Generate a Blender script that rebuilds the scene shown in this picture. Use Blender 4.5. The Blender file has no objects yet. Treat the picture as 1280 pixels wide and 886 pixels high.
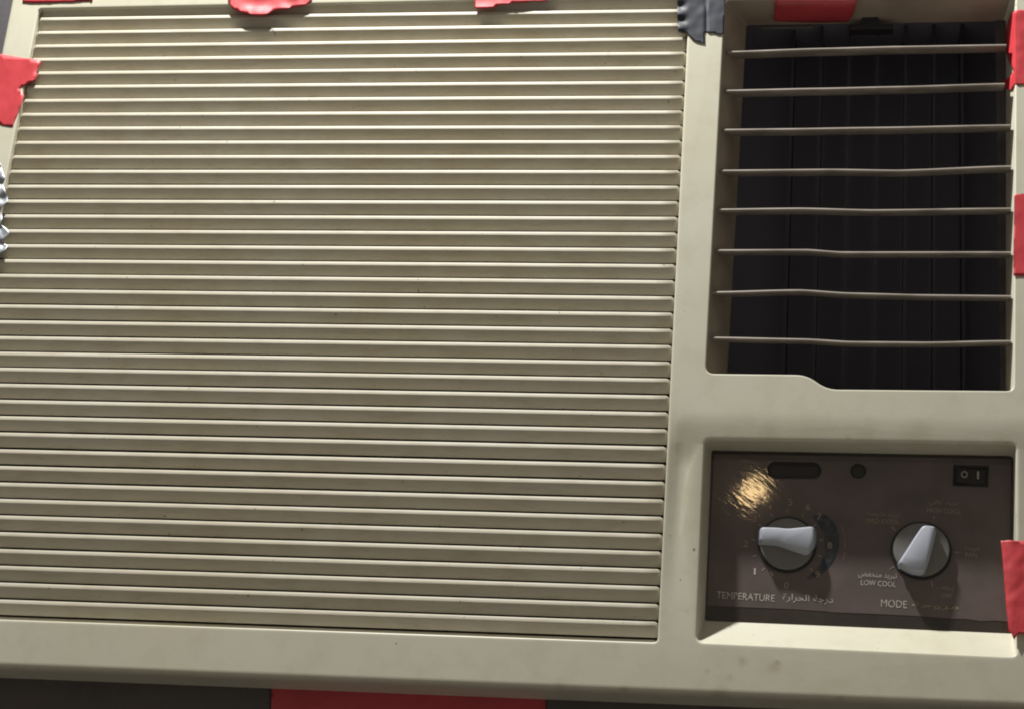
import bpy, bmesh, math, random
from mathutils import Vector, Euler, Matrix, noise
from mathutils.geometry import delaunay_2d_cdt
random.seed(4)
MM = 0.001
# ------------------------------------------------------------------ camera
sc = bpy.context.scene
CAM_ROT = Euler((math.radians(112.76), math.radians(-4.49), math.radians(8.49)), 'XYZ')
CAM_LOC = Vector((194.8, -1064.2, -678.0))            # millimetres; x right, y into the wall, z up
cam_data = bpy.data.cameras.new('camera')
cam = bpy.data.objects.new('camera', cam_data)
sc.collection.objects.link(cam)
cam.location = CAM_LOC * MM
cam.rotation_euler = CAM_ROT
cam_data.sensor_width = 36.0
cam_data.lens = 36.0 * 2600 / 1280
cam_data.clip_start = 0.01
cam_data.clip_end = 50
sc.camera = cam
# ------------------------------------------------------------------ room light and lamp
world = bpy.data.worlds.new('World'); sc.world = world; world.use_nodes = True
bgn = world.node_tree.nodes['Background']
bgn.inputs[0].default_value = (1.0, 0.92, 0.79, 1)
bgn.inputs[1].default_value = 0.19
lamp_data = bpy.data.lights.new('room_lamp', 'POINT')
lamp_data.energy = 89
lamp_data.color = (1.0, 0.985, 0.94)
lamp_data.shadow_soft_size = 0.024
lamp = bpy.data.objects.new('room_lamp', lamp_data)
sc.collection.objects.link(lamp)
lamp.location = (-0.220, -0.250, 0.700)
bulb_data = bpy.data.lights.new('warm_bulb', 'POINT')      # its golden glint shows on the glossy film of the control panel
bulb_data.energy = 0.20
bulb_data.color = (1.0, 0.68, 0.32)
bulb_data.shadow_soft_size = 0.014
bulb = bpy.data.objects.new('warm_bulb', bulb_data)
sc.collection.objects.link(bulb)
bulb.location = (0.047, -1.280, 0.160)
sc.view_settings.view_transform = 'Standard'
sc.view_settings.look = 'None'
sc.view_settings.exposure = 0
sc.cycles.pixel_filter_type = 'BLACKMAN_HARRIS'
sc.cycles.filter_width = 2.0
sc.view_settings.gamma = 1
sc.view_settings.use_curve_mapping = False

# ------------------------------------------------------------------ helpers
RM = CAM_ROT.to_matrix()
def P(px, py, Y=0.0):
    """point (mm) of the plane y=Y measured from the photograph"""
    d = RM @ Vector(((px - 640) / 2600, -(py - 443) / 2600, -1))
    t = (Y - CAM_LOC.y) / d.y
    return CAM_LOC + t * d

COL = sc.collection
def new_obj(name, verts, faces, mat, parent=None, smooth=True, sharp=None):
    me = bpy.data.meshes.new(name)
    me.from_pydata([tuple(Vector(v) * MM) for v in verts], [], faces)
    me.materials.append(mat)
    bm = bmesh.new(); bm.from_mesh(me)
    bmesh.ops.remove_doubles(bm, verts=bm.verts, dist=1e-6)
    bmesh.ops.recalc_face_normals(bm, faces=bm.faces)
    bm.to_mesh(me); bm.free()
    if smooth:
        me.shade_smooth()
        me.set_sharp_from_angle(angle=math.radians(sharp or 38))
    o = bpy.data.objects.new(name, me); COL.objects.link(o)
    if parent: o.parent = parent
    return o
def tag(o, label=None, cat=None, group=None, kind=None):
    if label: o['label'] = label
    if cat: o['category'] = cat
    if group: o['group'] = group
    if kind: o['kind'] = kind
    return o
def empty(name, loc=(0, 0, 0), parent=None):
    o = bpy.data.objects.new(name, None); COL.objects.link(o)
    o.location = Vector(loc) * MM
    o.empty_display_size = 0.02
    if parent: o.parent = parent
    return o

def rounded(corners, n=6):
    """closed loop with rounded corners: corners = [(x, y, r)]"""
    out = []
    m = len(corners)
    for i in range(m):
        p = Vector(corners[i][:2]); r = corners[i][2]
        a = (Vector(corners[i - 1][:2]) - p); b = (Vector(corners[(i + 1) % m][:2]) - p)
        la, lb = a.length, b.length
        a.normalize(); b.normalize()
        r = min(r, la * .49, lb * .49)
        s, e = p + a * r, p + b * r
        for k in range(n + 1):
            t = k / n
            out.append(s * (1 - t) ** 2 + p * 2 * t * (1 - t) + e * t ** 2)
    return out
def densify(loop, step):
    out = []
    for i, p in enumerate(loop):
        q = loop[(i + 1) % len(loop)]
        out.append(p)
        k = int((q - p).length / step)
        for j in range(1, k + 1):
            out.append(p.lerp(q, j / (k + 1)))
    return out
def to3(loop, Y): return [P(p.x, p.y, Y) for p in loop]
def xz(loop3): return [Vector((v.x, v.z)) for v in loop3]
def offset(loop, d):
    """offset a 2D loop outwards (away from its centroid side) by d"""
    area = sum(loop[i - 1].x * p.y - p.x * loop[i - 1].y for i, p in enumerate(loop))
    s = 1 if area > 0 else -1
    out = []
    for i, p in enumerate(loop):
        a = loop[i - 1]; b = loop[(i + 1) % len(loop)]
        t = (p - a).normalized() + (b - p).normalized()
        if t.length < 1e-9: t = (b - a)
        t.normalize()
        nrm = Vector((t.y, -t.x)) * s
        out.append(p + nrm * d)
    return out
def inside(p, poly):
    c = False
    for i in range(len(poly)):
        a, b = poly[i - 1], poly[i]
        if (a.y > p.y) != (b.y > p.y) and p.x < (b.x - a.x) * (p.y - a.y) / (b.y - a.y) + a.x:
            c = not c
    return c
def fill(outer, holes, step, extra=None, near=()):
    """triangulate a 2D region with interior points"""
    pts = [Vector(p) for p in outer]; edges = [(i, (i + 1) % len(outer)) for i in range(len(outer))]
    for h in holes:
        b = len(pts); pts += [Vector(p) for p in h]
        edges += [(b + i, b + (i + 1) % len(h)) for i in range(len(h))]
    xs = [p.x for p in outer]; ys = [p.y for p in outer]
    nx = int((max(xs) - min(xs)) / step); ny = int((max(ys) - min(ys)) / step)
    offs = [offset(h, step * .3) for h in holes]; inn = offset(outer, -step * .3)
    for i in range(nx + 1):
        for j in range(ny + 1):
            q = Vector((min(xs) + step * (i + .5), min(ys) + step * (j + .5)))
            if inside(q, inn) and not any(inside(q, h) for h in offs): pts.append(q)
    for q in (extra or []):
        if inside(q, inn) and not any(inside(q, h) for h in offs): pts.append(q)
    pts += [Vector(q) for q in near]
    v, e, f, *_ = delaunay_2d_cdt(pts, edges, [], 0, 1e-5)
    keep = []
    for t in f:
        c = sum((v[i] for i in t), Vector((0, 0))) / len(t)
        if inside(c, outer) and not any(inside(c, h) for h in holes): keep.append(tuple(t))
    return v, keep
def rings_faces(n, k, closed=True, base=0):
    fs = []
    for r in range(k - 1):
        for i in range(n if closed else n - 1):
            j = (i + 1) % n
            fs.append((base + r * n + i, base + r * n + j, base + (r + 1) * n + j, base + (r + 1) * n + i))
    return fs

# the warm bulb hangs behind the viewer, where the film mirrors it
_p = P(941, 613, 17.85); _d = (_p - CAM_LOC); _d.y = -_d.y
bulb.location = (_p + _d * 1.15) * MM
# ------------------------------------------------------------------ materials
def mat(name, color, rough=.5, metal=0, spec=.5, build=None, coat=0):
    m = bpy.data.materials.new(name); m.use_nodes = True
    nt = m.node_tree; b = nt.nodes['Principled BSDF']
    b.inputs['Base Color'].default_value = (*color, 1)
    b.inputs['Roughness'].default_value = rough
    b.inputs['Metallic'].default_value = metal
    b.inputs['Specular IOR Level'].default_value = spec
    b.inputs['Coat Weight'].default_value = coat
    if build: build(nt, b)
    return m
def N(nt, t, **kw):
    n = nt.nodes.new(t)
    for k, v in kw.items():
        if k in n.inputs: n.inputs[k].default_value = v
        else: setattr(n, k, v)
    return n
def noise_n(nt, scale, detail=4, rough=.5, vec=None, stretch=None):
    g = N(nt, 'ShaderNodeNewGeometry')
    src = g.outputs['Position']
    if stretch:
        mp = N(nt, 'ShaderNodeMapping'); mp.inputs['Scale'].default_value = stretch
        nt.links.new(src, mp.inputs[0]); src = mp.outputs[0]
    n = N(nt, 'ShaderNodeTexNoise'); n.inputs['Scale'].default_value = scale
    n.inputs['Detail'].default_value = detail; n.inputs['Roughness'].default_value = rough
    nt.links.new(src, n.inputs['Vector'])
    return n.outputs['Fac']
def ramp(nt, src, p0, p1, c0=(0, 0, 0), c1=(1, 1, 1)):
    r = N(nt, 'ShaderNodeValToRGB')
    r.color_ramp.elements[0].position = p0; r.color_ramp.elements[1].position = p1
    r.color_ramp.elements[0].color = (*c0, 1); r.color_ramp.elements[1].color = (*c1, 1)
    nt.links.new(src, r.inputs[0]); return r.outputs[0]
def mix(nt, fac, a, b, mode='MIX'):
    m = N(nt, 'ShaderNodeMix', data_type='RGBA', blend_type=mode)
    for inp, v in ((0, fac), (6, a), (7, b)):
        if hasattr(v, 'links') or hasattr(v, 'is_linked'): nt.links.new(v, m.inputs[inp])
        elif inp == 0: m.inputs[0].default_value = v
        else: m.inputs[inp].default_value = (*v, 1)
    return m.outputs[2]
def bump(nt, b, src, strength, dist=.0005):
    bp = N(nt, 'ShaderNodeBump'); bp.inputs['Strength'].default_value = strength
    bp.inputs['Distance'].default_value = dist
    nt.links.new(src, bp.inputs['Height']); nt.links.new(bp.outputs[0], b.inputs['Normal'])
CREAM = (.60, .585, .485)
def plastic_nodes(stains=(), streak=None, grime=.35, base=CREAM):
    def f(nt, b):
        big = ramp(nt, noise_n(nt, 9, 5, .6), .35, .70)
        c = mix(nt, big, base, (base[0] * .95, base[1] * .925, base[2] * .86))
        fine = ramp(nt, noise_n(nt, 60, 6, .65), .48, .78)
        m1 = N(nt, 'ShaderNodeMath', operation='MULTIPLY'); m1.inputs[1].default_value = grime
        nt.links.new(fine, m1.inputs[0])
        c = mix(nt, m1.outputs[0], c, (.42, .38, .27))
        if streak:
            st = ramp(nt, noise_n(nt, 120, 6, .7, stretch=(.35, 1, 2.5)), .50, .74)
            m2 = N(nt, 'ShaderNodeMath', operation='MULTIPLY'); m2.inputs[1].default_value = streak
            nt.links.new(st, m2.inputs[0])
            c = mix(nt, m2.outputs[0], c, (.36, .31, .22))
        sp = ramp(nt, noise_n(nt, 330, 2, .5), .745, .775)
        c = mix(nt, sp, c, (.20, .17, .12))
        for (x, y, z, r, amt, colr) in stains:
            g = N(nt, 'ShaderNodeNewGeometry')
            dn = N(nt, 'ShaderNodeVectorMath', operation='DISTANCE'); dn.inputs[1].default_value = (x * MM, y * MM, z * MM)
            nt.links.new(g.outputs['Position'], dn.inputs[0])
            wob = N(nt, 'ShaderNodeMath', operation='MULTIPLY_ADD'); wob.inputs[1].default_value = r * MM * 1.4
            nt.links.new(noise_n(nt, 240, 3), wob.inputs[0]); nt.links.new(dn.outputs['Value'], wob.inputs[2])
            mr = N(nt, 'ShaderNodeMapRange'); mr.inputs[1].default_value = r * MM * 1.9; mr.inputs[2].default_value = r * MM * .7
            mr.inputs[4].default_value = amt
            nt.links.new(wob.outputs[0], mr.inputs[0])
            c = mix(nt, mr.outputs[0], c, colr)
        nt.links.new(c, b.inputs['Base Color'])
        bump(nt, b, noise_n(nt, 900, 3), .1, .0003)
    return f
_s = []
for (px, py, r, a) in ((928, 826, 3.2, .55), (968, 834, 4.2, .5), (884, 838, 2.0, .4), (912, 846, 2.2, .35), (972, 828, 1.8, .5),
                       (1085, 545, 7, .35), (1145, 540, 9, .4), (960, 540, 6, .3), (1060, 546, 2.2, .7),
                       (1250, 548, 5, .4), (780, 862, 3, .6), (900, 868, 5, .5), (1050, 874, 2.5, .7), (860, 532, 7, .25),
                       (700, 856, 4, .3), (857, 712, 2.5, .35), (1010, 545, 8, .2)):
    p = P(px, py, 0); _s.append((p.x, 0, p.z, r, a * (.9 if py > 800 else .6), (.32, .25, .13)))
M_FRAME = mat('aged_cream_plastic', CREAM, .42, build=plastic_nodes(_s, None, .38))
M_SLAT = mat('dusty_cream_plastic', CREAM, .5, spec=.3, build=plastic_nodes((), .55, .5, (.54, .508, .425)))
M_DUCT = mat('shade_taupe_plastic', (.36, .30, .24), .5, build=lambda nt, b: nt.links.new(  # cream flange plastic with the shade of its walls painted in as taupe
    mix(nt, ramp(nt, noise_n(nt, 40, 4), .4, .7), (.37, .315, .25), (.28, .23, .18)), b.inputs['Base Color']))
M_BLACK = mat('black_interior', (.020, .020, .024), .6)
M_BLADE = mat('dark_guide_blade', (.062, .061, .077), .7)
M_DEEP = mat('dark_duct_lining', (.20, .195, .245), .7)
M_VANE = mat('dark_vane_plastic', (.40, .375, .33), .35, build=lambda nt, b: nt.links.new(
    mix(nt, ramp(nt, noise_n(nt, 50, 4, stretch=(1, 1, 3)), .4, .7), (.31, .275, .24), (.19, .165, .14)), b.inputs['Base Color']))
def panel_nodes(c0, c1):
    def f(nt, b):
        nt.links.new(mix(nt, ramp(nt, noise_n(nt, 45, 5, .6), .38, .68), c0, c1), b.inputs['Base Color'])
        nt.links.new(ramp(nt, noise_n(nt, 90, 4), .3, .8, (.035,) * 3, (.06,) * 3), b.inputs['Roughness'])
        # fine crinkles of the film, running across the diagonal
        g = N(nt, 'ShaderNodeNewGeometry'); mp = N(nt, 'ShaderNodeMapping')
        mp.inputs['Rotation'].default_value = (0, math.radians(52), 0)
        nt.links.new(g.outputs['Position'], mp.inputs[0])
        sc2 = N(nt, 'ShaderNodeMapping'); sc2.inputs['Scale'].default_value = (1, .22, .26)
        nt.links.new(mp.outputs[0], sc2.inputs[0])
        n = N(nt, 'ShaderNodeTexNoise'); n.inputs['Scale'].default_value = 480; n.inputs['Detail'].default_value = 2
        nt.links.new(sc2.outputs[0], n.inputs['Vector'])
        bump(nt, b, n.outputs['Fac'], .2, .0001)
    return f
M_PANEL = mat('dark_brown_plastic', (.05, .04, .036), .35, build=panel_nodes((.040, .032, .029), (.055, .045, .038)))
M_SHEET = mat('printed_brown_film', (.12, .10, .09), .35, build=panel_nodes((.138, .107, .102), (.105, .086, .078)))
M_KNOB = mat('grey_knob_plastic', (.17, .165, .155), .4)
M_RING = mat('black_knob_skirt', (.012, .012, .012), .4)
M_GRIP = mat('blue_grey_grip', (.37, .395, .46), .4, build=lambda nt, b: bump(nt, b, noise_n(nt, 500, 3), .1, .0003))
M_SW = mat('black_switch_plastic', (.018, .015, .015), .5)
def worn(c):
    return lambda nt, b: nt.links.new(mix(nt, ramp(nt, noise_n(nt, 700, 3, .6), .50, .74), c, (.14, .115, .10)), b.inputs['Base Color'])
M_PRINT = mat('white_print', (.46, .43, .39), .5, build=worn((.50, .47, .43)))
M_PRINTD = mat('worn_tan_print', (.33, .26, .19), .5, build=worn((.36, .29, .21)))
M_BLUE = mat('blue_dial_print', (.018, .035, .065), .4, build=lambda nt, b: nt.links.new(
    mix(nt, ramp(nt, noise_n(nt, 260, 4, .6), .42, .68), (.016, .026, .045), (.075, .066, .064)), b.inputs['Base Color']))
M_PINK = mat('faded_red_print', (.20, .11, .10), .5)
def tape_nodes(c0, c1, scale=60, st=.5):
    def f(nt, b):
        nt.links.new(mix(nt, ramp(nt, noise_n(nt, scale, 4), .35, .7), c0, c1), b.inputs['Base Color'])
        bump(nt, b, noise_n(nt, 120, 4, stretch=(1, 1, .4)), st, .0006)
    return f
M_RED = mat('red_cloth_tape', (.55, .03, .04), .5, build=tape_nodes((.62, .050, .065), (.48, .030, .040)), coat=0)
M_REDD = mat('shaded_red_tape', (.3, .03, .04), .45, build=tape_nodes((.50, .055, .07), (.42, .045, .055)))  # darker copy of the red tape, shade put into its colour
M_BTAPE = mat('black_vinyl_tape', (.06, .062, .075), .5, build=tape_nodes((.038, .042, .060), (.030, .034, .048), st=.2), spec=.35)
M_BT2 = mat('dull_black_tape', (.08, .068, .066), .5, build=tape_nodes((.088, .074, .072), (.070, .059, .058)))
M_FOIL = mat('crumpled_foil', (.40, .42, .46), .55, metal=.9, build=lambda nt, b: bump(nt, b, noise_n(nt, 180, 3), .35, .0006))
M_WALL = mat('dark_painted_wall', (.06, .056, .06), .6, build=lambda nt, b: (nt.links.new(
    mix(nt, ramp(nt, noise_n(nt, 25, 6), .35, .7), (.075, .070, .080), (.055, .048, .052)), b.inputs['Base Color']),
    bump(nt, b, noise_n(nt, 300, 4), .3, .0005)))

# ------------------------------------------------------------------ wall around the unit
WALL_Y = 24
v, f = [], []
holes = [(-325, 280, -400, 15)]
outer = [Vector((-1500, -1400)), Vector((1500, -1400)), Vector((1500, 1200)), Vector((-1500, 1200))]
hole = [Vector((-300, -390)), Vector((270, -390)), Vector((270, 5)), Vector((-300, 5))]
pv, pf = fill(outer, [hole], 300)
wall = new_obj('wall', [(p.x, WALL_Y, p.y) for p in pv], pf, M_WALL, smooth=False)
tag(wall, 'dark grey painted wall behind the air conditioner', kind='structure')

# ------------------------------------------------------------------ air conditioner
ac = empty('air_conditioner', (0, 0, -200))
tag(ac, 'old cream window air conditioner with louvred grille, air outlet and two control knobs', 'air conditioner')
AC_INV = Matrix.Translation(-ac.location)
def part(name, verts, faces, m, parent=None, **k):
    o = new_obj(name, verts, faces, m, None, **k)
    o.parent = parent or ac
    o.matrix_parent_inverse = AC_INV
    if parent and parent is not ac: o.matrix_parent_inverse = Matrix.Identity(4)
    return o

def sstep(a, b, x):
    t = max(0, min(1, (x - a) / (b - a))); return t * t * (3 - 2 * t)
def face_y(x, z):
    """gentle dip of the fascia between the outlet and the control recess"""
    zz = z
    k = sstep(89, 99, x)
    y = 3.0 * sstep(-258, -290, zz) * (1 - sstep(-292, -398, zz))
    return k * y + 0.25 * noise.noise(Vector((x, 0, z)) * .012)

# rims measured on the fascia plane
gTL, gTR, gBR = P(48.5, 11.5), P(861.5, -3.5), P(821.8, 802)
gBL = Vector((-322.2, 0, P(60, 776.5).z + .35))
grille_loop = densify(rounded([(gTL.x, gTL.z, 2), (gTR.x, gTR.z, 2), (gBR.x, gBR.z, 2.5), (gBL.x, gBL.z, 2)], 4), 12)
out_corners = [(906.5, .5, 7), (1269.5, -8, 5), (1267, 488, 9), (1033, 486, 15), (1009, 468, 16), (882, 466.5, 11)]
inn_corners = [(933, 32, 3), (1257, 27, 3), (1256.5, 483, 3), (1033, 483, 15), (1010, 465, 16), (909, 463, 4)]
o_rim = to3(rounded(out_corners, 6), 0); o_inn = to3(rounded(inn_corners, 6), 25)
# lower inner edge keeps level with the rim (its wall runs straight in)
for i in range(len(o_inn)):
    if o_inn[i].z < -215: o_inn[i].z = o_rim[i].z + .2
rec_out = to3(rounded([(881.5, 550, 7), (1269.5, 556, 7), (1270.5, 821.5, 9), (871, 803, 9)], 6), 2.9)
rec_in = to3(rounded([(889.5, 562.5, 3), (1267, 569.5, 6), (1266, 791.5, 3), (881, 775.5, 4)], 6), 18)

def rim_rings(rim3, r, y0=None):
    rim = xz(rim3); rr = []
    for k in range(6):
        a = k / 5 * math.pi / 2
        off = offset(rim, r * (1 - math.sin(a)))
        rr.append([Vector((p.x, (face_y(p.x, p.y) if y0 is None else y0) + r * (1 - math.cos(a)), p.y)) for p in off])
    return rr
g_r = rim_rings([Vector((p.x, 0, p.y)) for p in grille_loop], 1.0)
o_r = rim_rings(o_rim, .9)
r_r = rim_rings(rec_out, 1.3)
FX0, FX1, FZ0, FZ1 = -340, 296, -414.0, 24
fr_corn = [(FX0, FZ1, 6), (FX1, FZ1, 6), (FX1, P(1280, 878).z, 6), (FX0, P(0, 829.5).z, 6)]
outer_loop = densify(rounded(fr_corn, 5), 15)
extra = [Vector((x, z)) for z in range(-292, -250, 2) for x in range(102, 292, 6)] + [Vector((x, z)) for z in range(-404, -250, 2) for x in range(86, 102, 2)]
in_loops = [xz(g_r[0]), xz(o_r[0]), xz(r_r[0])]
# a narrow flat band follows every edge, so the flat face keeps clean shading up to the rounds
band_out = densify(offset(outer_loop, -1.6), 1e9)
band_in = [offset(l_, 1.2) for l_ in in_loops]
fv, ff = fill(band_out, band_in, 11, extra)
V = [(p.x, face_y(p.x, p.y), p.y) for p in fv]; F = list(ff)
def add_rings(rings):
    b = len(V); n = len(rings[0])
    for r in rings: V.extend([tuple(p) for p in r])
    F.extend(rings_faces(n, len(rings), True, b))
# outer edge: a soft round and then the side of the fascia running back to the wall
er = []
for k in range(7):
    a = k / 6 * math.pi / 2
    rr_ = 6.0
    off = offset(outer_loop, rr_ * math.sin(a) * .36)
    er.append([Vector((p.x, face_y(q.x, q.y) + rr_ * (1 - math.cos(a)), p.y)) for p, q in zip(off, outer_loop)])
er.append([Vector((p.x, WALL_Y - .1, p.z)) for p in er[-1]])
add_rings([[Vector((p.x, face_y(p.x, p.y), p.y)) for p in band_out]] + er)
def band(l_): return [Vector((p.x, face_y(p.x, p.y), p.y)) for p in l_]
add_rings([band(band_in[0])] + g_r + [[Vector((p.x, 13, p.z)) for p in g_r[-1]]])
add_rings([band(band_in[1]), o_r[0]])
add_rings([band(band_in[2])] + r_r + [rec_in, [Vector((p.x, 20, p.z)) for p in rec_in]])
frame = part('front_frame', V, F, M_FRAME, sharp=35)

# air outlet flange
V, F = [], []
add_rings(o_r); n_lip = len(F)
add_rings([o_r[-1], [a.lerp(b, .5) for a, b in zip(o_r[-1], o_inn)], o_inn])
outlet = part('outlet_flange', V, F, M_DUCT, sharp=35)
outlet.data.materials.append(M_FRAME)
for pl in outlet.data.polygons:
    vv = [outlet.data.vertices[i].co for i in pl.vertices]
    if max(c.y for c in vv) < .0012 or min(c.x for c in vv) > .268: pl.material_index = 1  # lip and lit right wall stay cream; the other walls carry painted shade
V, F = [], []
flare = offset(xz(o_inn), 22)
deep = [Vector((p.x, 95, p.y)) for p in flare]
add_rings([[Vector((p.x, 25, p.z)) for p in o_inn], [Vector((p.x, 27, p.y)) for p in flare], deep])
b = len(V); V.extend([tuple(p) for p in deep]); F.append(tuple(range(b, b + len(deep))))
part('outlet_duct', V, F, M_DEEP, smooth=False)

# dark filter behind the grille
part('filter_backing', [(gBL.x - 4, 14, gBL.z - 4), (gBR.x + 6, 14, gBL.z - 4), (gTR.x + 4, 14, gTL.z + 6), (gTL.x - 4, 14, gTL.z + 6)],
     [(0, 1, 2, 3)], mat('dark_filter', (.08, .068, .05), .8), smooth=False)

# grille slats
prof = [(6.5, 1.2), (1.7, 1.45), (.95, 1.4), (.55, 1.15), (.36, .8), (.20, -.7), (.19, -1.05), (.30, -1.4), (.6, -1.7), (3.7, -6.5), (4.1, -6.4)]
NSEG = 40
def slat_mesh():
    vs, fs = [], []
    m = len(prof)
    ts = [0] + [i / NSEG for i in range(NSEG + 1)] + [1]
    L = 410.0
    for k, t in enumerate(ts):
        for (y, z) in prof:
            if k in (0, len(ts) - 1): vs.append((0 if k == 0 else L, y + (0 if y > 3 else 2.4), z * (1 if y > 3 else .75)))
            else:
                x = t * L
                if k == 1: x = 2.0
                if k == len(ts) - 2: x = L - 2.0
                vs.append((x, y + .10 * noise.noise(Vector((x * .02, 1.3, 0))), z + .08 * noise.noise(Vector((x * .015, 5.3, 0)))))
    fs += rings_faces(m, len(ts))
    fs.append(tuple(range(m))); fs.append(tuple(range(len(vs) - m, len(vs))))
    return vs, fs
R_ = [14,31,49,67,85,103,121.7,140,159,177.6,195.3,214.7,234.5,253.7,273,292.5,312.4,332.5,352.4,372.7,393,412.4,433.4,453.5,474.5,496,517,537,559.8,581.7,604,625.3,647,669,690.7,712.4,734.3,756.4,778.3]
L_ = [23.7,41,57.6,74.5,91,108.4,126,142.7,160.7,178.3,195.3,214.7,233.4,252,270.4,288.7,308,326.4,345.6,363.7,383,404,423,443,462,482.4,502.7,523,543.3,564.8,586.2,606.8,627,647.4,669,690.3,711,732,753.5]
def smoothed(vals):
    out = []
    for i in range(len(vals)):
        w = [(j, math.exp(-((i - j) / 1.6) ** 2)) for j in range(max(0, i - 4), min(len(vals), i + 5))]
        # local linear fit keeps the ends true
        sw = sum(q for _, q in w); mx = sum(j * q for j, q in w) / sw; my = sum(vals[j] * q for j, q in w) / sw
        sxx = sum(q * (j - mx) ** 2 for j, q in w); sxy = sum(q * (j - mx) * (vals[j] - my) for j, q in w)
        out.append(my + sxy / sxx * (i - mx))
    return out
SY = 1.0
zr = smoothed([P(812 - 17 * min(1, y / 800), y, SY).z for y in R_])
zl = smoothed([P(60, y, SY).z for y in L_])
xr_l, xr_r = 60, 805
vs, fs = slat_mesh()
slat0 = None
for i in range(-1, 40):
    if i < 0: a, b_ = zl[0] + (zl[0] - zl[1]), zr[0] + (zr[0] - zr[1])
    elif i == 39: a, b_ = gBL.z + 1.1 + .35, gBR.z + 1.1
    else: a, b_ = zl[i], zr[i]
    zc = (a + b_) / 2
    xa, xb = P(60, 400, SY).x, P(805, 400, SY).x
    slope = (b_ - a) / (xb - xa)
    # side walls of the opening at this height
    t = (zc - gTL.z) / (gBL.z - gTL.z); x0 = gTL.x + (gBL.x - gTL.x) * t
    t = (zc - gTR.z) / (gBR.z - gTR.z); x1 = gTR.x + (gBR.x - gTR.x) * t
    bow = -1.1 * math.sin(math.pi * max(0, min(1, t)))
    x0 += .1; x1 += -.1
    if slat0 is None:
        s = part('slat', vs, fs, M_SLAT, sharp=50); slat0 = s
    else:
        s = slat0.copy(); COL.objects.link(s)
    s.location = (x0 * MM, (SY + (3 if i == 39 else 0) + random.uniform(-.08, .08)) * MM, (a + slope * (x0 - xa)) * MM)
    s.rotation_euler = (0, -math.atan(slope), 0)
    s.scale = ((x1 - x0) / 410.0, 1, 1)

# ------------------------------------------------------------------ outlet vanes
vanes = [[(909, 65.6), (1029, 61.6), (1120, 59.3), (1258, 57)], [(906, 114), (1029, 111.5), (1120, 109.5), (1256, 105.6)],
         [(903.6, 163), (981, 162.2), (1100, 160.4), (1263, 157.3)], [(900, 214), (1040, 212.8), (1122, 214), (1264, 208.6)],
         [(897, 262.6), (1001, 261.4), (1090, 263.6), (1264, 261.4)], [(894.5, 313.6), (1009, 313.2), (1052, 316.2), (1264, 316.2)],
         [(890, 366), (1000, 363.6), (1063, 367.6), (1155, 369.8), (1264, 371)], [(887, 422.6), (1007, 425), (1063, 428.2), (1155, 429), (1264, 427)]]
def catmull(pts, n):
    out = []
    xs = [p.x for p in pts]
    for k in range(n + 1):
        x = xs[0] + (xs[-1] - xs[0]) * k / n
        # smooth interpolation
        num = den = 0
        i = max(0, min(len(pts) - 2, sum(1 for q in xs if q < x) - 1))
        t = (x - xs[i]) / (xs[i + 1] - xs[i]); t2 = t * t * (3 - 2 * t) * .5 + t * .5
        out.append((x, pts[i].z + (pts[i + 1].z - pts[i].z) * t2))
    return out
vprof = [(13, .8), (1.2, .95), (.35, .8), (0, .35), (0, -.35), (.35, -.8), (1.2, -1.0), (13, -.9)]
for vi, vp in enumerate(vanes):
    pts = [P(x, y, 3) for x, y in vp]
    ln = catmull(pts, 60)
    vs_, m = [], len(vprof)
    for (x, z) in ln:
        for (y, dz) in vprof:
            vs_.append((x, 3 + y, z + dz + y * .30))
    fs_ = rings_faces(m, len(ln)) + [tuple(range(m)), tuple(range(len(vs_) - m, len(vs_)))]
    part('vane', vs_, fs_, M_VANE, sharp=50)
for k in range(7):
    x = P(985 + k * 36, 250, 70).x
    zt, zb = 30, -260
    part('guide_blade', [(x, 62, zt), (x + 1.6, 62, zt), (x + 1.6, 62, zb), (x, 62, zb), (x, 88, zt), (x + 1.6, 88, zt), (x + 1.6, 88, zb), (x, 88, zb)],
         [(0, 1, 2, 3), (4, 5, 6, 7), (0, 1, 5, 4), (1, 2, 6, 5), (2, 3, 7, 6), (3, 0, 4, 7)], M_BLADE, smooth=False)
# black clip and the grey strip under the top wall of the outlet
def slab(name, px_poly, y0, y1, m, parent=None, seg=2, bev=.4):
    a = xz(to3([Vector(p) for p in px_poly], y0))
    lp = rounded([(p.x, p.y, bev * 1.6) for p in a], seg)
    small = offset(lp, -bev)
    vs_ = [(p.x, y0, p.y) for p in small] + [(p.x, y0 + bev, p.y) for p in lp] + [(p.x, y1, p.y) for p in lp]
    n = len(lp)
    return part(name, vs_, rings_faces(n, 3) + [tuple(range(n))], m, parent, sharp=40)
slab('outlet_clip', [(1079, 11), (1097, 11), (1098, 22), (1099, 29), (1117, 30), (1117, 36), (1062, 37), (1062, 30), (1077, 29)], 19, 26, M_BLACK)
slab('duct_strip', [(951, 32), (1016, 30), (1018, 34.5), (952, 36)], 27, 29, mat('grey_strip', (.12, .11, .11), .6))

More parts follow.
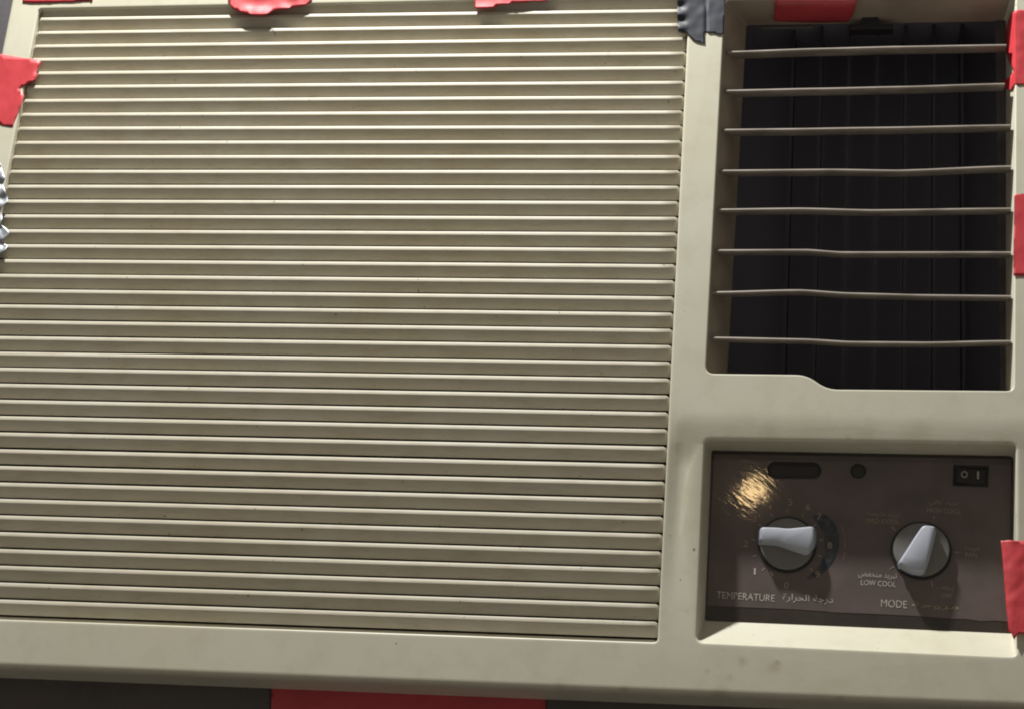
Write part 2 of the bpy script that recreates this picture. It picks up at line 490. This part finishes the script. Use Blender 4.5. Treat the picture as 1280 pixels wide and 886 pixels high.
# ------------------------------------------------------------------ control panel
pl_in = offset(xz(rec_in), .6)
n = len(pl_in)
panel = part('control_panel', [(p.x, 18, p.y) for p in pl_in] + [(p.x, 20, p.y) for p in pl_in], [tuple(range(n))] + rings_faces(n, 2), M_PANEL, sharp=30)
def flat(name, px_pts, Y, m, parent, thick=.12):
    a = [P(x, y, Y) for x, y in px_pts]
    b_ = [Vector((p.x, Y + thick, p.z)) for p in a]
    n = len(a)
    return part(name, a + b_, [tuple(range(n))] + rings_faces(n, 2), m, parent, smooth=False)
sheet_bottom = [(1262, 776.5), (1245, 775.0), (1226, 775.6), (1208, 773.0), (1190, 772.6), (1142, 769), (1090, 766.5), (1040, 764.5), (1030.6, 763.4), (985, 760.5), (924, 758), (884, 756.5)]
sheet = flat('printed_sheet', [(892.5, 567), (1263.5, 573.5)] + sheet_bottom, 17.85, M_SHEET, panel)

def ellipse(cx, cy, rx, ry, n=40, rot=0, y=0, tilt=.0):
    return [(cx + rx * math.cos(2 * math.pi * k / n), cy + ry * math.sin(2 * math.pi * k / n)) for k in range(n)]
def stadium(cx, cy, w, h, n=10, slope=.017):
    out = []; r = h / 2; l = w / 2 - r
    for s, a0 in ((1, -90), (-1, 90)):
        for k in range(n + 1):
            a = math.radians(a0 + 180 * k / n)
            x = s * l + r * math.cos(a)
            out.append((cx + x, cy + r * math.sin(a) + slope * x))
    return out
def ringed(name, outer_px, inner_px, y_rim, y_in, m_rim, m_in, parent):
    """raised rim round a sunken centre"""
    a, b_ = to3([Vector(p) for p in outer_px], 17.85), to3([Vector(p) for p in inner_px], y_rim)
    mid = [p.lerp(q, .45) for p, q in zip(a, b_)]
    for p in mid: p.y = y_rim
    c = [Vector((p.x, y_in, p.z)) for p in b_]
    n = len(a)
    r = part(name, a + mid + b_ + c, rings_faces(n, 4), m_rim, parent, sharp=35)
    i = part(name + '_centre', c, [tuple(range(n))], m_in, parent, smooth=False)
    return r
ringed('badge_window', stadium(993, 587.5, 68, 21), stadium(993, 587.5, 60, 14), 17.2, 17.7, M_SW, mat('badge_dark', (.03, .026, .028), .5), panel)
ringed('sensor_window', ellipse(1073, 588.5, 10, 9.5), ellipse(1073, 588.5, 7, 6.6), 17.2, 17.6, M_SW, mat('sensor_dark', (.026, .028, .026), .5), panel)
# rocker switch
ringed('switch_frame', [(1192, 580.5), (1236, 582), (1235, 608.5), (1191, 607)], [(1195, 583.5), (1233, 584.8), (1232, 605.5), (1194, 604)], 16.8, 17.7, M_SW, M_SW, panel)
a = [P(x, y, 16) for x, y in ((1196, 584.5), (1232, 585.6), (1231, 604.6), (1195, 603))]
rk = []
for p, dy in zip(a, (-.9, .5, .5, -.9)): rk.append(Vector((p.x, 16 + dy, p.z)))
mid_t, mid_b = (rk[0] + rk[1]) / 2, (rk[3] + rk[2]) / 2
mid_t.y = mid_b.y = 16.6
vsr = [rk[0], mid_t, rk[1], rk[2], mid_b, rk[3]]
rocker = part('rocker', vsr + [Vector((p.x, 18, p.z)) for p in vsr], [(0, 1, 4, 5), (1, 2, 3, 4)] + rings_faces(6, 2), M_SW, panel, smooth=False)

# knobs
def knob(cx, cy, rpx, grip_px, h_disc, h_grip):
    c = P(cx, cy, 16)
    R = (P(cx + rpx, cy, 16) - P(cx - rpx, cy, 16)).x / 2
    def disc(prf, name, m, parent):
        vs_, n = [], 64
        for (r, y) in prf:
            for k in range(n):
                a = 2 * math.pi * k / n
                vs_.append((c.x + r * math.cos(a), y, c.z + r * math.sin(a)))
        return part(name, vs_, rings_faces(n, len(prf)) + [tuple(range((len(prf) - 1) * n, len(prf) * n))], m, parent, sharp=40)
    body = disc([(R - 1.2, 17.8), (R - 1.1, 18 - h_disc + .8), (R - 1.4, 18 - h_disc + .2), (R - 2.0, 18 - h_disc), (R * .5, 18 - h_disc + .3)], 'knob', M_KNOB, None)
    disc([(R + .2, 17.7), (R + .1, 16.9), (R - .5, 16.7), (R - 1.3, 17.0)], 'knob_skirt', M_RING, body)
    yt = 18 - h_grip
    lp = xz(to3(rounded([(x, y, 5) for x, y in grip_px], 5), yt))
    lp = densify(lp, 2)
    rings = []
    for (d, y) in ((-.9, yt), (-.7, yt + .1), (-.2, yt + .6), (0.15, yt + 1.6), (.9, 18 - h_disc + 1.0), (1.4, 18 - h_disc + .2)):
        o_ = offset(lp, d); rings.append([Vector((p.x, y, p.y)) for p in o_])
    n = len(lp); vs_ = [p for r in rings for p in r]
    part('grip', vs_, rings_faces(n, len(rings)) + [tuple(range(n))], M_GRIP, body, sharp=60)
    return body
knob(984, 679, 36.5, [(950, 657.5), (970, 658), (985, 659.5), (1000, 658), (1017, 656.5), (1018.5, 666), (1017, 678), (1009, 690), (990, 683.5), (970, 676.5), (950, 676)], 2.8, 7.0)
knob(1151.5, 686.5, 38, [(1154, 655), (1170, 657), (1167.5, 668), (1163, 686), (1159, 700), (1154, 714), (1138, 711.5), (1123, 702.5), (1135, 684), (1145, 668)], 3.2, 8.2)

# dial prints
def arc_print(name, cx, cy, r0, r1, a0, a1, m, n=24, taper=False):
    pts_o, pts_i = [], []
    for k in range(n + 1):
        a = math.radians(a0 + (a1 - a0) * k / n)
        w = math.sin(math.pi * (k / n) ** .6) if taper else 1
        ro = r0 + (r1 - r0) * (.18 + .82 * w if taper else 1)
        pts_o.append((cx + ro * math.cos(a), cy + ro * math.sin(a)))
        pts_i.append((cx + r0 * math.cos(a), cy + r0 * math.sin(a)))
    return flat(name, pts_o + pts_i[::-1], 17.74, m, sheet, .1)
arc_print('cold_arc', 984, 681, 47, 66, -48, 58, M_BLUE, taper=True)
for (a0, a1) in ((-20, -8), (-6, 4), (6, 16)):
    arc_print('arc_lettering', 984, 681, 71, 73.5, a0, a1, M_PINK)
def tick(x0, y0, x1, y1, m=None, w=1.2):
    d = Vector((x1 - x0, y1 - y0)).normalized(); nrm = Vector((-d.y, d.x)) * w / 2
    flat('tick_mark', [(x0 + nrm.x, y0 + nrm.y), (x1 + nrm.x, y1 + nrm.y), (x1 - nrm.x, y1 - nrm.y), (x0 - nrm.x, y0 - nrm.y)], 17.70, m or M_PRINTD, sheet, .08)
for ang in range(-225, 60, 27):
    a = math.radians(ang); tick(984 + 40 * math.cos(a), 681 + 40 * math.sin(a), 984 + 45 * math.cos(a), 681 + 45 * math.sin(a))
tick(963.5, 714, 966, 719, M_PRINT, 2)
for (x0, y0, x1, y1) in ((1114, 658, 1119.5, 662.5), (1194, 689.5, 1201, 689.5), (1112, 711, 1118, 707), (1164, 726, 1166, 733), (1168, 644, 1167, 648)):
    tick(x0, y0, x1, y1, M_PRINTD)
def text(s, px, py, hpx, wpx, m, name='lettering', rot=0, parent=None, Y=17.70, bold=.0):
    cu = bpy.data.curves.new(name, 'FONT'); cu.body = s; cu.align_x = 'LEFT'; cu.size = 1; cu.resolution_u = 3
    cu.offset = bold
    tmp = bpy.data.objects.new('tmp', cu); COL.objects.link(tmp)
    bpy.context.view_layer.update()
    me = bpy.data.meshes.new_from_object(tmp.evaluated_get(bpy.context.evaluated_depsgraph_get()))
    bpy.data.objects.remove(tmp); bpy.data.curves.remove(cu)
    if not me.vertices: return None
    xs = [v.co.x for v in me.vertices]; ys = [v.co.y for v in me.vertices]
    W, H = max(xs) - min(xs), max(ys) - min(ys); cx, cy = (max(xs) + min(xs)) / 2, (max(ys) + min(ys)) / 2
    c = P(px, py, Y); k = .485
    w_mm, h_mm = wpx * k, hpx * k
    ca, sa = math.cos(rot), math.sin(rot)
    for v_ in me.vertices:
        x = (v_.co.x - cx) / W * w_mm; z = (v_.co.y - cy) / H * h_mm
        v_.co = Vector((c.x + x * ca - z * sa, Y, c.z + x * sa + z * ca)) * MM
    me.materials.clear(); me.materials.append(m)
    me.name = name
    o = bpy.data.objects.new(name, me); COL.objects.link(o)
    o.parent = parent or sheet
    return o
text('TEMPERATURE', 932, 745, 8, 64, M_PRINT, rot=-.03)
text('MODE', 1117.5, 754, 8.5, 28, M_PRINT, rot=-.03)
text('LOW COOL', 1098, 728.5, 6, 38, M_PRINT, rot=-.03)
text('MED COOL', 1104, 651, 5.5, 36, M_PRINTD, rot=-.03)
text('HIGH COOL', 1180, 638, 5.5, 37, M_PRINTD, rot=-.03)
text('FAN', 1214, 693, 5, 12, M_PRINTD, rot=-.03)
text('OFF', 1184, 744, 5, 12, M_PRINTD, rot=-.03)
# Arabic in presentation forms, written visually from left to right
def ar(*cps): return ''.join(chr(c) for c in cps)
dar = ar(0xFE93, 0xFEAD, 0xFE8D, 0xFEAE, 0xFEA4, 0xFEDF, 0xFE8D, 0x20, 0xFE94, 0xFE9F, 0xFEAD, 0xFEA9)
bard = ar(0xFEAA, 0xFEF3, 0xFEAE, 0xFE92, 0xFE97)
low = ar(0xFEBE, 0xFED4, 0xFEA8, 0xFEE8, 0xFEE3) + ' ' + bard
med = ar(0xFEC2, 0xFEB3, 0xFEEE, 0xFE98, 0xFEE3) + ' ' + bard
high = ar(0xFEF2, 0xFEDF, 0xFE8E, 0xFECB) + ' ' + bard
fan = ar(0xFE94, 0xFEA3, 0xFEED, 0xFEAE, 0xFEE3)
off = ar(0xFED1, 0xFE8E, 0xFED8, 0xFEF3, 0xFE87)
text(dar, 1010, 748, 10, 55, M_PRINT, rot=-.03)
text(low, 1097, 719, 7, 42, M_PRINT, rot=-.03)
text(med, 1103, 642, 7, 38, M_PRINTD, rot=-.03)
text(high, 1180, 628.5, 7, 32, M_PRINTD, rot=-.03)
text(fan, 1215, 685, 6, 16, M_PRINTD, rot=-.03)
text(off, 1182, 735, 6, 18, M_PRINTD, rot=-.03)
text(fan, 1169, 757, 8, 50, M_PRINTD, rot=-.03)
for s, x, y, mm in (('1', 943.5, 713.5, M_PRINT), ('2', 932, 679, M_PRINTD), ('3', 943, 648, M_PRINTD), ('4', 962, 633, M_PRINTD), ('5', 988, 627, M_PRINTD), ('6', 1010, 633, M_PRINTD),
                 ('7', 1024, 645, M_PRINTD), ('8', 1037, 681, M_PRINTD), ('9', 1022, 717, M_PRINTD), ('0', 983, 731, M_PRINTD)):
    text(s, x, y, 7.5, 2 if s == '1' else 5, mm, name='dial_number')
text('O', 1205.5, 592.5, 8, 7, M_PRINT, name='switch_symbol', parent=rocker, Y=15.2)
text('I', 1222.5, 593.5, 9, 2, M_PRINT, name='switch_symbol', parent=rocker, Y=15.6)
# ------------------------------------------------------------------ tapes and foil
def tape(name, poly, Yf, m, label, cat='tape', group=None, step=6, amp=.25, jag=0, thick=.10, nscale=.09):
    lp = [Vector(p) for p in poly]
    lp = densify(lp, 5)
    if jag:
        lp = [p + Vector((random.uniform(-jag, jag), random.uniform(-jag, jag))) for p in lp]
    pv_, pf_ = fill(lp, [], step)
    vs_ = []
    for p in pv_:
        y = Yf(p.x, p.y) if callable(Yf) else Yf
        q = P(p.x, p.y, y)
        q.y -= amp * (noise.noise(Vector((p.x * nscale, p.y * nscale, hash(len(name)) % 7))) + .6)
        vs_.append(q)
    c = sum(vs_, Vector()) / len(vs_)
    o = new_obj(name, [q - c for q in vs_], pf_, m)
    # make sure the front looks at the room, then give it thickness
    if sum(p.normal.y * p.area for p in o.data.polygons) > 0: o.data.flip_normals()
    o.location = c * MM
    md = o.modifiers.new('thickness', 'SOLIDIFY'); md.thickness = thick * MM; md.offset = 1
    tag(o, label, cat, group)
    return o
G = 'pieces of red tape'
fy = lambda x, y: face_y(P(x, y).x, P(x, y).z) - .1
tape('red_tape', [(29, -8), (28.5, 4.2), (50, 4.6), (80, 3.6), (100, 2.2), (113, 1.6), (114, 4), (116, 1.5), (117, -8)], -.15, M_RED, 'thin strip of red tape along the top left edge of the frame', group=G, jag=.25)
tape('red_tape', [(284, -8), (285.5, 0), (287.5, 6.5), (291, 11.5), (297, 14.5), (306, 17.5), (316, 19.5), (327, 20.5), (335, 18.5), (339, 16.8), (343, 14), (350, 13.3), (357, 12.6), (363, 10.6), (370, 9.6), (380, 8.6), (386, 6), (389.5, 1), (391, -8)],
     lambda x, y: -.3 - max(0, (y - 5)) * .12, M_RED, 'torn red tape flap hanging over the top slats with a ragged rounded end', group=G, step=4, amp=.6, jag=.35)
tape('red_tape', [(594, -9), (593.5, 5), (593, 8.5), (596, 12), (603, 11.6), (609, 12), (613, 9.6), (617, 10.6), (620, 9), (624, 7), (640, 5.6), (646, 3.8), (652, 4.2), (668, 2.2), (676, 3), (684, 1.5), (690, -2), (692, -9)],
     lambda x, y: -.3 - max(0, (y - 3)) * .08, M_RED, 'short torn red tape at the top edge between the hanging flap and the black tape', group=G, step=4, amp=.5, jag=.5)
tape('red_tape', [(-30, 63), (0, 68), (51, 76.5), (50, 82), (46, 88), (46.5, 95), (44, 101), (33, 106.5), (26, 110), (25, 113), (30, 119), (28, 128), (24, 138), (19, 151), (16, 159), (8, 158), (0, 156), (-32, 153)],
     lambda x, y: -.1, M_RED, 'wide piece of red tape wrapped over the left side of the frame', group=G, step=5, amp=.12, jag=.35)
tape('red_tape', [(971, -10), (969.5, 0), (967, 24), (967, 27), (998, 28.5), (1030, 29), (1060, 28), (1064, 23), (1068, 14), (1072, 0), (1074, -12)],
     lambda x, y: max(-.5, 25 * (y - 2) / 31 - 1.2), M_REDD, 'red tape coloured darker for shadow, folded inside the top of the air outlet', group=G, step=5, amp=.3)
tape('red_tape', [(1295, 14), (1280, 13.5), (1274, 13), (1268.5, 14.5), (1264, 18), (1260.6, 25), (1258, 36), (1257, 45), (1257, 58), (1258.5, 70), (1262, 79), (1265.5, 85), (1266.5, 91), (1262, 97), (1254, 101.5), (1250, 104.5), (1250, 108), (1255, 111), (1265, 113.3), (1268, 107), (1280, 106), (1297, 106)],
     lambda x, y: -.3 if x > 1269 else -.3 + (1269 - x) * 1.6, M_RED, 'red tape folded round the upper right edge of the air outlet, with a pointed tongue', group=G, step=3, amp=.3)
tape('red_tape', [(1297, 242), (1268, 243.5), (1267, 290), (1266.5, 344), (1268, 345.5), (1297, 346)], lambda x, y: -.3, M_RED, 'square red tape on the right frame edge beside the middle of the air outlet', group=G, amp=.2)
tape('red_tape', [(1251, 675.5), (1262, 675), (1280, 676), (1300, 676.5), (1300, 794), (1286, 793), (1276, 791), (1271, 793.5), (1268, 799), (1266.5, 797), (1264.5, 792), (1261, 788), (1258, 760), (1255, 720)],
     lambda x, y: face_y(P(max(x, 1269), y).x, P(x, y).z) - 1.8 + max(0, 1266 - x) * .10, M_RED, 'upright red tape with a frayed lower end on the right edge of the control recess', group=G, step=4, amp=.4, jag=.2)
def wally(x, y): return WALL_Y - .3
tape('red_tape', [(340, 845), (500, 850), (683, 860), (681, 930), (338, 930)], wally, M_REDD, 'long red tape coloured darker for shade, on the wall under the bottom edge of the unit', group=G, step=12, amp=.3)
tape('black_tape', [(-40, 830), (338, 845), (337, 930), (-40, 930)], wally, M_BT2, 'black tape strip on the wall below the lower left of the unit', step=14, amp=.3)
tape('black_tape', [(684.5, 860), (1320, 880), (1320, 950), (683, 930)], wally, M_BT2, 'black tape strip on the wall below the lower right of the unit', step=14, amp=.3)

def btf(x, y):
    base = -.5
    if x < 860: # sags into the slats and bulges over every nose
        base += .9 * math.sin((y - 4) / 18 * 2 * math.pi) * (1 - sstep(850, 862, x)) * .9
    base += .7 * math.exp(-((x - 882 - y * .02) / 1.2) ** 2)
    return base
tape('black_tape', [(847, -12), (846.6, 20), (847, 34), (848, 40.5), (854, 42.5), (858, 41), (860.5, 43.5), (865, 49), (869, 51.5), (874, 53), (880.8, 54.5), (880.4, 47), (880, 41.5), (886, 41), (892, 41.3), (897, 43.2), (904.5, 43.3), (905.5, 20), (907, -12)],
     btf, M_BTAPE, 'creased blue-black tape over the frame between the grille and the air outlet', step=2.2, amp=.3)
def foilf(x, y): return -.6 + .5 * math.sin(y / 19 * 2 * math.pi + 1)
tape('foil_tape', [(-30, 205), (1, 205), (3, 213), (7, 224), (4, 232), (9.5, 246), (10.5, 252), (4, 258), (1, 264), (3.5, 274), (1, 281), (9, 287), (12, 292), (5, 300), (3, 303), (10, 308), (8, 313), (1, 318), (-30, 320)],
     foilf, M_FOIL, 'crumpled silver foil tape at the left edge of the grille', cat='foil', step=2, amp=.8, nscale=.12, thick=.05)
# a fine twisted thread caught on the top slats below the torn flap
def strand(pts, r, name, label, m):
    vs_, fs_, n = [], [], 6
    for (x, y, Y) in pts:
        c = P(x, y, Y)
        for k in range(n):
            a = 2 * math.pi * k / n; vs_.append(c + Vector((math.cos(a) * r, math.sin(a) * r * .5, math.sin(a) * r)))
    fs_ = rings_faces(n, len(pts))
    c = P(*pts[0]); o = new_obj(name, [p - c for p in vs_], fs_, m); o.location = c * MM
    tag(o, label, 'thread'); return o
strand([(340, 35, .6), (342, 38, .3), (343.5, 42, .4), (344, 44, .8)], .25, 'loose_thread', 'short dark thread stuck on the slats below the torn red flap', M_BLACK)
